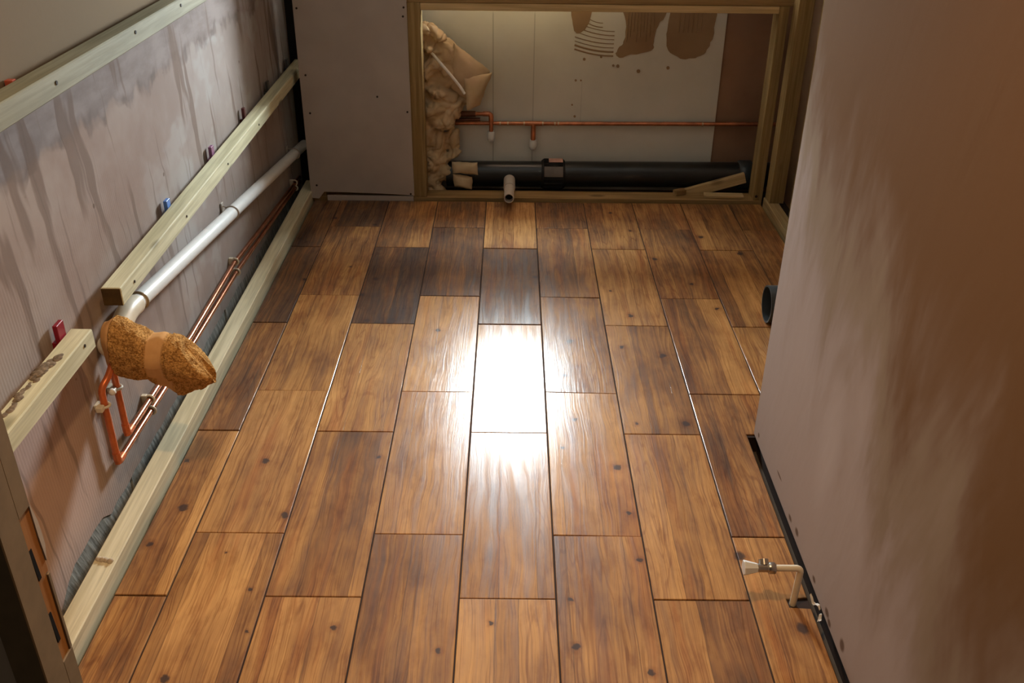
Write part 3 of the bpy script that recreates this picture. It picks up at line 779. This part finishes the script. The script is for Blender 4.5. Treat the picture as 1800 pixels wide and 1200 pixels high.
# ------------------------------------------------------------------ copper pipes along the left wall
XC = -0.905
def copper_run(zs, tail_y, tail_top, label, bend):
    root = tag(empty('copper_pipe', (XC, tail_y, zs[0][1])), label, 'pipe', 'copper pipes along the left wall')
    pts = [(XC, y, z) for y, z in zs]
    tube_obj('pipe', pts, 0.0076, COPPER, root, 14)
    tp = [(XC, tail_y + .004, zs[0][1]), (XC, tail_y - 0.004, zs[0][1] + .0), (XC, tail_y - .006, zs[0][1] + 0.02)]
    up_pts = [(XC, tail_y, zs[0][1] - 0.002), (XC, tail_y, tail_top)]
    if bend: up_pts += [(XC + .010, tail_y + 0.028, tail_top + 0.016), (XC + .020, tail_y + 0.040, tail_top + 0.045)]
    bmx = bmesh.new(); add_tube(bmx, round_path(up_pts, 0.018, 8), 0.0078, 14)
    link('tail', bmx, COPPER_RED, root)['label'] = 'reddish upright copper tail'
    be = bmesh.new(); add_tube(be, round_path([(XC, tail_y + .030, zs[0][1] - .0002), (XC, tail_y, zs[0][1]), (XC, tail_y, zs[0][1] + .028)], 0.012, 6), 0.0092, 14)
    link('elbow', be, COPPER_RED, root)
    return root
c1 = copper_run([(1.865, .132), (2.03, .128), (2.36, .119), (2.85, .126), (3.22, .095), (3.90, .048)], 1.862, 0.325, 'upper copper pipe on the left wall, upright tail hidden behind the towel', False)
c2 = copper_run([(1.790, .104), (2.10, .097), (2.39, .091), (2.89, .088), (3.24, .067), (3.90, .030)], 1.787, 0.305, 'lower copper pipe on the left wall, upright tail bent over at the top', True)
def cu_clip(parent, y, z, vertical=False, n=2):
    bm = bmesh.new()
    c = Vector((XC, y, z))
    if vertical:
        add_tube(bm, [c + Vector((0.011 * cos(radians(a)), 0.011 * sin(radians(a)), 0)) for a in range(-130, 131, 20)], 0.0032, 8)
        add_box(bm, (XL + .0005, y - 0.012, z - 0.006), (XC - .006, y + 0.010, z + 0.006), 0.001, 1)
        add_box(bm, (XC - .012, y - 0.024, z - 0.006), (XC + .004, y - 0.008, z + 0.008), 0.002, 1)
    else:
        add_tube(bm, [c + Vector((0.011 * cos(radians(a)), 0, 0.011 * sin(radians(a)))) for a in range(-130, 131, 20)], 0.0032, 8)
        add_box(bm, (XL + .0005, y - 0.006, z - 0.009), (XC - .006, y + 0.006, z + 0.013), 0.001, 1)
    link('pipe_clip', bm, CREAM_PVC, parent)
cu_clip(c1, 2.02, 0.128); cu_clip(c2, 2.015, 0.098); cu_clip(c1, 2.86, 0.126); cu_clip(c2, 2.86, 0.088); cu_clip(c1, 3.80, 0.06); cu_clip(c2, 3.80, 0.036)
cu_clip(c2, 1.787, 0.262, True); cu_clip(c1, 1.862, 0.262, True)
bm = bmesh.new(); q = bmesh.ops.create_icosphere(bm, subdivisions=2, radius=0.0085)
for v in q['verts']: v.co += Vector((XC + .004, 1.827, 0.272))
link('clip_plug', bm, WHITE_PVC, c2, True)

# ------------------------------------------------------------------ boxed-in frame at the back
FR0, FR1 = 3.7775, 3.866
frame = tag(empty('stud_frame', (0.2, 3.82, ZS)), 'low softwood stud frame boxing in the pipework along the back wall', 'frame')
def fpart(name, lo, hi, mat): return box_obj(name, lo, hi, mat, frame, 0.002)
fpart('sole_plate', (-0.826, FR0, ZS), (1.060, FR1, 0.010), AMB_X)
fpart('stud', (-0.830, FR0, 0.0105), (-0.770, FR1, 0.791), AMB_Z)
fpart('stud', (-0.412, FR0, 0.0105), (-0.350, FR1, 0.791), AMB_Z)
s_r = fpart('stud', (1.022, FR0, 0.0105), (1.060, FR1, 0.791), AMB_Z)
fpart('rail', (-0.3495, FR0 + .002, 0.763), (1.0215, FR1 - .02, 0.7905), PALE_X)
fpart('top_plate', (-0.432, FR0, 0.7915), (1.118, FR1, 0.832), AMB_X)
fpart('top_plate', (-0.830, FR0, 0.7915), (-0.4325, FR1, 0.832), AMB_X)
screws(s_r, [(1.034, FR0 - .0005, 0.028)], 'Y', 0.006)

panel = tag(empty('plasterboard_panel', (-0.62, YF + .006, 0)), 'grey plasterboard panel screwed to the frame in the back left corner', 'panel')
bm = bmesh.new()
pb = [(-0.832, 0.006), (-0.800, 0.004), (-0.790, 0.016), (-0.776, 0.034), (-0.70, 0.033), (-0.60, 0.030), (-0.50, 0.027), (-0.401, 0.021), (-0.397, 2.39), (-0.832, 2.39)]
f_ = [bm.verts.new((x, YF, z)) for x, z in pb]; k_ = [bm.verts.new((x, YF + .0122, z)) for x, z in pb]
bm.faces.new(f_); bm.faces.new(k_[::-1])
for i in range(len(pb)): j = (i + 1) % len(pb); bm.faces.new((f_[i], k_[i], k_[j], f_[j]))
link('board', bm, PANEL, panel)
bm = bmesh.new(); add_box(bm, (-0.765, YF + .001, -0.012), (-0.405, YF + .0115, 0.017), 0.001, 1)
link('bottom_strip', bm, PANEL, panel)
screws(panel, [(-0.818, YF - .0004, 0.768), (-0.411, YF - .0004, 0.775), (-0.415, YF - .0004, 0.742), (-0.808, YF - .0004, 0.516), (-0.804, YF - .0004, 0.365), (-0.414, YF - .0004, 0.374), (-0.805, YF - .0004, 0.062), (-0.531, YF - .0004, 0.434), (-0.415, YF - .0004, 0.028)], 'Y', 0.0042)

post = tag(empty('timber_post', (1.095, 3.72, 0.03)), 'upright softwood post on the floor batten in front of the right end of the frame', 'post')
box_obj('upright', (1.068, 3.690, 0.0305), (1.126, 3.764, 2.399), AMB_Z, post, 0.002)
tag(box_obj('timber_post', (1.132, 3.45, ZS), (1.190, 3.62, 2.399), AMB_Z, None, 0.002), 'shadowed upright post behind the partition edge on the far right', 'post')

# ------------------------------------------------------------------ pipework in the recess
SP_Y, SP_Z = 3.955, 0.055
soil = tag(empty('soil_pipe', (0.3, SP_Y, SP_Z)), 'black soil pipe lying along the bottom of the recess', 'pipe')
tube_obj('pipe', [(-0.275, SP_Y, SP_Z - .003), (0.2, SP_Y, SP_Z), (1.15, SP_Y, SP_Z + .006)], 0.055, BLACK_PVC, soil, 32)
cp = bmesh.new()
add_tube(cp, [(0.135, SP_Y, SP_Z), (0.145, SP_Y, SP_Z), (0.145, SP_Y, SP_Z), (0.226, SP_Y, SP_Z), (0.226, SP_Y, SP_Z), (0.236, SP_Y, SP_Z)], .06, 32, True, [.058, .066, .063, .063, .066, .058])
for k in range(18):
    a = 2 * pi * k / 18; ca, sa = cos(a), sin(a)
    add_box(cp, (0.146, SP_Y + .064 * ca - .0025, SP_Z + .064 * sa - .0025), (0.225, SP_Y + .064 * ca + .0025, SP_Z + .064 * sa + .0025), 0.001, 1)
coup = link('coupling', cp, RUBBER, soil)
def arc_label(name, a0, a1, x0, x1, r, mat):
    bm = bmesh.new(); n = 8; fr = []; 
    for i in range(n + 1):
        a = radians(a0 + (a1 - a0) * i / n)
        fr.append([bm.verts.new((x, SP_Y - rr_ * cos(a), SP_Z + rr_ * sin(a))) for x in (x0, x1) for rr_ in (r, r + .0012)])
    for p, q in zip(fr, fr[1:]):
        for s in ((0, 1), (1, 3), (3, 2), (2, 0)): bm.faces.new((p[s[0]], p[s[1]], q[s[1]], q[s[0]]))
    bm.faces.new((fr[0][0], fr[0][1], fr[0][3], fr[0][2])); bm.faces.new((fr[-1][0], fr[-1][1], fr[-1][3], fr[-1][2]))
    o = link(name, bm, mat, coup); return o
arc_label('label', 66, 96, 0.166, 0.226, .067, plain('pink_label', (0.55, 0.32, 0.26), 0.6))['label'] = 'pink label on top of the coupling'
arc_label('label', 8, 46, 0.146, 0.226, .067, plain('grey_label', (0.16, 0.145, 0.13), 0.6))['label'] = 'grey label on the front of the coupling'
cr = bmesh.new(); add_tube(cr, [(0.985, SP_Y, SP_Z + .005), (0.99, SP_Y, SP_Z + .005), (1.04, SP_Y, SP_Z + .005), (1.045, SP_Y, SP_Z + .005)], .062, 32, True, [.056, .063, .063, .056])
link('collar', cr, GREYBLACK_PVC, soil)

CY = 4.022
tee = tag(empty('copper_pipe', (0.1, CY, 0.257)), 'long copper pipe across the white board in the recess with a capped drop', 'pipe', 'copper pipes in the recess')
tube_obj('pipe', [(-0.60, CY, 0.254), (0.10, CY, 0.257), (1.14, CY, 0.265)], 0.0085, COPPER_DULL, tee, 14)
tube_obj('drop', [(0.0975, CY - .001, 0.258), (0.0978, CY - .006, 0.175)], 0.0105, COPPER_DULL, tee, 14)
tube_obj('tee_fitting', [(0.060, CY, 0.257), (0.135, CY, 0.2575)], 0.0105, COPPER_DULL, tee, 14)
for x in (-0.045, -0.012, 0.058, 0.138, 0.19, 0.205, 0.825):
    tube_obj('solder_ring', [(x - .003, CY, 0.2545 + x * .006 + .002), (x + .003, CY, 0.2545 + x * .006 + .002)], 0.0112, SOLDER, tee, 12)
def cap(parent, x, y, z):
    bm = bmesh.new()
    add_tube(bm, [(x, y, z + .024), (x, y, z + .020), (x, y, z - .004), (x, y, z - .012), (x, y, z - .020), (x, y, z - .0235)], .015, 18, True, [.0145, .0165, .0165, .0150, .0095, .003])
    link('cap', bm, WHITE_PVC, parent, True)['label'] = 'white plastic push-fit end cap'
cap(tee, 0.098, CY - .006, 0.163)
drop = tag(empty('copper_pipe', (-0.08, CY - .02, 0.30)), 'short copper pipe out of the dust sheet with a capped elbow drop', 'pipe', 'copper pipes in the recess')
bm = bmesh.new(); add_tube(bm, round_path([(-0.42, CY - .018, 0.297), (-0.0835, CY - .02, 0.303), (-0.0835, CY - .024, 0.215)], 0.018, 8), 0.0085, 14)
link('pipe', bm, COPPER_DULL, drop)
tube_obj('elbow', round_path([(-0.118, CY - .02, 0.3025), (-0.0835, CY - .02, 0.303), (-0.0835, CY - .021, 0.268)], 0.016, 8), 0.0105, COPPER_DULL, drop, 14)
tube_obj('fitting', [(-0.24, CY - .019, 0.300), (-0.15, CY - .02, 0.302)], 0.0125, COPPER_DARK, drop, 14)
cap(drop, -0.0835, CY - .024, 0.204)
tube_obj('lower_fitting', [(-0.24, CY - .018, 0.276), (-0.13, CY - .018, 0.277)], 0.0085, COPPER_DARK, drop, 14)

stub = tag(empty('waste_stub', (-0.003, 3.75, 0.05)), 'short off-white waste pipe poking out over the sole plate', 'pipe')
bm = bmesh.new(); add_pipe(bm, (-0.004, 3.690, 0.041), (-0.003, 3.865, 0.046), 0.0205, 0.017)
link('pipe', bm, GREY_PVC, stub)
bm = bmesh.new(); add_pipe(bm, (-0.003, 3.800, 0.0445), (-0.003, 3.895, 0.047), 0.0245, 0.0206)
link('socket', bm, GREY_PVC, stub)
tube_obj('bore', [(-0.0035, 3.72, 0.042), (-0.0035, 3.74, 0.0425)], 0.0168, DARK, stub, 18)

# ------------------------------------------------------------------ crumpled dust sheet stuffed in the recess
def sheet_mat():
    g = G('unbleached_cotton', 0.9, 0.1)
    o = g.obj(); n = g.noise(o, 9, 4); n2 = g.noise(o, 220, 2)
    c = g.mix(g.mr(n, 0.35, 0.65), (0.50, 0.38, 0.225), (0.64, 0.50, 0.32))
    c = g.mix(g.mr(g.noise(g.vm('ADD', o, (3, 1, 2)), 5, 3), 0.5, 0.7, 0, 0.5), c, (0.46, 0.32, 0.22))
    g.color(c); g.bump(n2, 0.3, 0.001)
    return g.m
SHEET = sheet_mat()
SC = Vector((-0.27, 3.95, 0.30))
bm = bmesh.new()
def lobe(x, y, z, rx, ry, rz, rot=0.0, sub=4):
    q = bmesh.ops.create_icosphere(bm, subdivisions=sub, radius=1.0)
    R = Matrix.Rotation(rot, 3, 'Y')
    for v in q['verts']:
        v.co = R @ Vector((v.co.x * rx, v.co.y * ry, v.co.z * rz)) + Vector((x, y, z))
lobe(-0.345, 3.94, 0.655, .050, .06, .040)
lobe(-0.30, 3.95, 0.630, .050, .055, .030, .5)
lobe(-0.33, 3.94, 0.59, .045, .07, .030, .3)
lobe(-0.265, 3.96, 0.575, .075, .045, .050, .8)
lobe(-0.315, 3.93, 0.53, .045, .05, .035, .7)
lobe(-0.215, 3.965, 0.52, .075, .040, .050, .75)
lobe(-0.345, 3.92, 0.50, .030, .05, .050)
lobe(-0.265, 3.945, 0.475, .050, .045, .050, .9)
lobe(-0.195, 3.955, 0.440, .060, .030, .080, -.35)
lobe(-0.150, 3.965, 0.455, .055, .022, .060, -.5)
lobe(-0.172, 3.955, 0.385, .042, .030, .040)
lobe(-0.31, 3.93, 0.415, .060, .07, .035, .3)
lobe(-0.33, 3.93, 0.345, .060, .075, .055)
lobe(-0.265, 3.94, 0.350, .070, .065, .075, .3)
lobe(-0.290, 3.93, 0.295, .060, .06, .050)
lobe(-0.35, 3.94, 0.25, .035, .06, .050)
lobe(-0.31, 3.95, 0.19, .040, .05, .075)
lobe(-0.245, 3.97, 0.20, .032, .035, .065)
lobe(-0.335, 3.93, 0.11, .035, .06, .06, .2)
lobe(-0.27, 3.94, 0.125, .065, .035, .020, -.6)
lobe(-0.245, 3.94, 0.135, .045, .035, .016, -.55)
lobe(-0.345, 3.93, 0.035, .04, .06, .06)
lobe(-0.29, 3.94, 0.055, .045, .04, .035, .4)
lobe(-0.325, 3.925, -0.012, .055, .055, .034)
lobe(-0.36, 3.95, 0.30, .03, .07, .30)
lobe(-0.30, 3.95, 0.47, .05, .04, .05)
lobe(-0.275, 3.925, 0.075, .035, .03, .03, -.4)
tmp = bpy.data.meshes.new('tmp'); bm.to_mesh(tmp); bm.free()
to = bpy.data.objects.new('tmp', tmp); COL.objects.link(to)
md = to.modifiers.new('r', 'REMESH'); md.mode = 'VOXEL'; md.voxel_size = 0.0042
dg = bpy.context.evaluated_depsgraph_get(); ev = to.evaluated_get(dg)
bm = bmesh.new(); bm.from_mesh(ev.to_mesh()); ev.to_mesh_clear()
bpy.data.objects.remove(to, do_unlink=True); bpy.data.meshes.remove(tmp)
for it in range(4): bmesh.ops.smooth_vert(bm, verts=bm.verts[:], factor=0.5, use_axis_x=True, use_axis_y=True, use_axis_z=True)
bm.normal_update()
disp = []
for v in bm.verts:
    p = v.co
    w = p + 0.02 * Vector((noise.noise(p * 12), noise.noise(p * 12 + Vector((9, 0, 0))), noise.noise(p * 12 + Vector((0, 9, 0)))))
    r = noise.noise(Vector((w.x * 15 + w.z * 8, w.y * 6, w.z * 15 - w.x * 6)))
    crease = 1 - min(1, abs(r) * 3.2)
    r2_ = noise.noise(Vector((w.x * 26 - w.z * 17, w.y * 9, w.z * 26 + w.x * 9 + 4)))
    crease2 = 1 - min(1, abs(r2_) * 3.0)
    disp.append(-0.012 * crease ** 2 - 0.005 * crease2 ** 2 + 0.006 * noise.noise(p * 14))
for v, d in zip(bm.verts, disp):
    v.co += v.normal * d
    v.co.z = max(v.co.z, ZS + .002); v.co.y = min(v.co.y, 4.006)
    if v.co.x < -0.348: v.co.y = max(v.co.y, 3.869)
sheet_root = tag(empty('dust_sheet', SC), 'crumpled cream cotton dust sheet stuffed behind the stud at the left of the recess', 'dust sheet')
sheet = link('crumpled_cloth', bm, SHEET, sheet_root, True, origin=SC)
# the big turned-over corner with its pale hem
def cloth_patch(name, quad, thick, mat, nu=14, nv=14, bulge=0.012, sd=0, parent=None):
    """a folded flap between four corners (x,y,z), bulged towards the room and given thickness"""
    bm = bmesh.new(); q = [Vector(v) for v in quad]; grid = []
    for s in (0, 1):
        lay = []
        for i in range(nu + 1):
            row = []
            for j in range(nv + 1):
                u, v = i / nu, j / nv
                p = (1 - u) * (1 - v) * q[0] + u * (1 - v) * q[1] + u * v * q[2] + (1 - u) * v * q[3]
                b = bulge * sin(pi * u) * sin(pi * v) + 0.005 * noise.noise(p * 30 + Vector((sd, 0, 0)))
                e = min(1, 5 * min(u, v, 1 - u, 1 - v) + .15)
                p = p + Vector((0, -b - (thick * e if s == 0 else 0), 0))
                p.x += 0.004 * noise.noise(p * 40); p.z += 0.004 * noise.noise(p * 40 + Vector((5, 0, sd)))
                row.append(bm.verts.new(p))
            lay.append(row)
        grid.append(lay)
    for s, lay in enumerate(grid):
        for i in range(nu):
            for j in range(nv): bm.faces.new((lay[i][j], lay[i + 1][j], lay[i + 1][j + 1], lay[i][j + 1]))
    A, B = grid
    for i in range(nu):
        for j in (0, nv): bm.faces.new((A[i][j], A[i + 1][j], B[i + 1][j], B[i][j]))
    for j in range(nv):
        for i in (0, nu): bm.faces.new((A[i][j], A[i][j + 1], B[i][j + 1], B[i][j]))
    return link(name, bm, mat, parent, True, origin=SC)
cloth_patch('turned_corner', [(-0.235, 3.935, 0.610), (-0.085, 3.965, 0.492), (-0.150, 3.945, 0.350), (-0.245, 3.915, 0.430)], 0.012, SHEET, bulge=.022, sd=3, parent=sheet_root)
cloth_patch('turned_corner', [(-0.195, 3.905, 0.480), (-0.078, 3.955, 0.488), (-0.128, 3.925, 0.362), (-0.180, 3.895, 0.345)], 0.010, SHEET, bulge=.018, sd=8, parent=sheet_root)
cloth_patch('folded_tail', [(-0.250, 3.90, 0.125), (-0.138, 3.885, 0.128), (-0.136, 3.880, 0.075), (-0.245, 3.89, 0.078)], 0.016, SHEET, bulge=.006, sd=11, parent=sheet_root)
cloth_patch('folded_tail', [(-0.245, 3.895, 0.072), (-0.160, 3.884, 0.066), (-0.162, 3.878, 0.008), (-0.240, 3.89, 0.020)], 0.014, SHEET, bulge=.006, sd=14, parent=sheet_root)
HEM = plain('white_hem', (0.80, 0.77, 0.72), 0.8)
bm = bmesh.new(); add_tube(bm, round_path([(-0.325, 3.895, 0.585), (-0.290, 3.885, 0.545), (-0.245, 3.882, 0.495), (-0.205, 3.880, 0.445), (-0.190, 3.884, 0.418)], .03, 5), 0.006, 10)
h_ = link('hem', bm, HEM, sheet_root, True, origin=SC); h_['label'] = 'white hem of the sheet'

# ------------------------------------------------------------------ offcuts on the recess floor
def offcut(c, size, ry, rz, label, mat=PALE_X):
    bm = bmesh.new(); add_box(bm, (-size[0] / 2, -size[1] / 2, -size[2] / 2), (size[0] / 2, size[1] / 2, size[2] / 2), 0.002, 1)
    o = link('timber_offcut', bm, mat); o.location = c; o.rotation_euler = (0, ry, rz)
    return tag(o, label, 'offcut', 'timber offcuts in the recess')
offcut((0.876, 3.880, 0.036), (0.265, 0.022, 0.044), radians(-17), 0, 'tilted softwood offcut leaning up at the right of the recess')
offcut((0.905, 3.815, 0.0165), (0.165, 0.040, 0.012), 0, radians(-2), 'thin flat offcut lying on the sole plate under the tilted offcut')
offcut((0.722, 3.838, 0.0215), (0.050, 0.03, 0.022), 0, radians(25), 'small block of wood at the low end of the tilted offcut', AMB_X)

# ------------------------------------------------------------------ pipe behind the partition end and the capped valve
rp = tag(empty('toilet_waste_pipe', (0.90, 2.72, 0.062)), 'wide dark grey pipe end jutting out from behind the right partition', 'pipe')
bm = bmesh.new(); add_pipe(bm, (0.826, 2.715, 0.0615), (1.055, 2.715, 0.0615), 0.0605, 0.056, 36)
link('pipe', bm, GREYBLACK_PVC, rp)
tube_obj('bore', [(0.90, 2.715, 0.0615), (0.92, 2.715, 0.0615)], 0.0555, DARK, rp, 28)

VX, VY = 0.600, 1.461
val = tag(empty('isolating_valve', (VX, VY, 0.0)), 'small plastic pipe with a steel isolating valve and white plug rising beside the right partition', 'valve')
bm = bmesh.new(); add_tube(bm, round_path([(VX - .003, VY, ZS), (VX, VY, 0.0965), (VX - .058, VY, 0.0965)], 0.012, 8), 0.0068, 16)
link('pipe', bm, CREAM_PVC, val)
bm = bmesh.new()
add_tube(bm, [(VX - .052, VY, .0965), (VX - .054, VY, .0965), (VX - .067, VY, .0965), (VX - .069, VY, .0965)], .01, 6, True, [.010, .0125, .0125, .0105])
link('nut', bm, CHROME, val)
bm = bmesh.new(); add_tube(bm, [(VX - .066, VY, .0965), (VX - .092, VY, .0965)], .0088, 18)
add_tube(bm, [(VX - .080, VY + .004, .1), (VX - .080, VY + .0125, .1085)], .0062, 14)
add_tube(bm, [(VX - .074, VY + .004, .1), (VX - .074, VY + .014, .107)], .0085, 14)
link('valve_body', bm, CHROME, val)
bm = bmesh.new(); add_tube(bm, [(VX - .089, VY, .0965), (VX - .093, VY, .0965), (VX - .116, VY, .0965), (VX - .1175, VY, .0965)], .015, 7, True, [.0095, .0105, .0165, .0150])
for f in bm.faces: f.smooth = False
link('plug', bm, WHITE_PVC, val)['label'] = 'white faceted plastic plug'

# torn paper and crumbs where the tile was cut at the partition
PAPER = plain('torn_board_paper', (0.62, 0.59, 0.54), 0.85)
for k, (x, y, z, sx, sy, rz, lab) in enumerate(((0.640, 1.452, 0.004, .006, .040, .25, 'larger torn strip of white paper at the partition foot beside the valve'), (0.638, 1.408, 0.003, .008, .022, -.3, 'smaller curled scrap of white paper at the partition foot in front of the valve'))):
    bm = bmesh.new()
    n = 6; L = []
    for i in range(n + 1):
        t = i / n - .5; w = sx * (0.6 + 0.4 * cos(t * 4)) * (1 if i % 2 else .8)
        zz = 0.006 * sin(i * 1.3 + k)
        L.append([bm.verts.new((s * w, t * sy, zz + o_)) for s, o_ in ((-.5, .0), (.5, .003), (.5, .0042), (-.5, .0012))])
    for a, b in zip(L, L[1:]):
        for i in range(4): bm.faces.new((a[i], a[(i + 1) % 4], b[(i + 1) % 4], b[i]))
    bm.faces.new(L[0][::-1]); bm.faces.new(L[-1])
    o = link('paper_scrap', bm, PAPER); o.location = (x, y, z + .004); o.rotation_euler = (0, 0, rz)
    tag(o, lab, 'paper scrap', 'paper scraps by the partition')
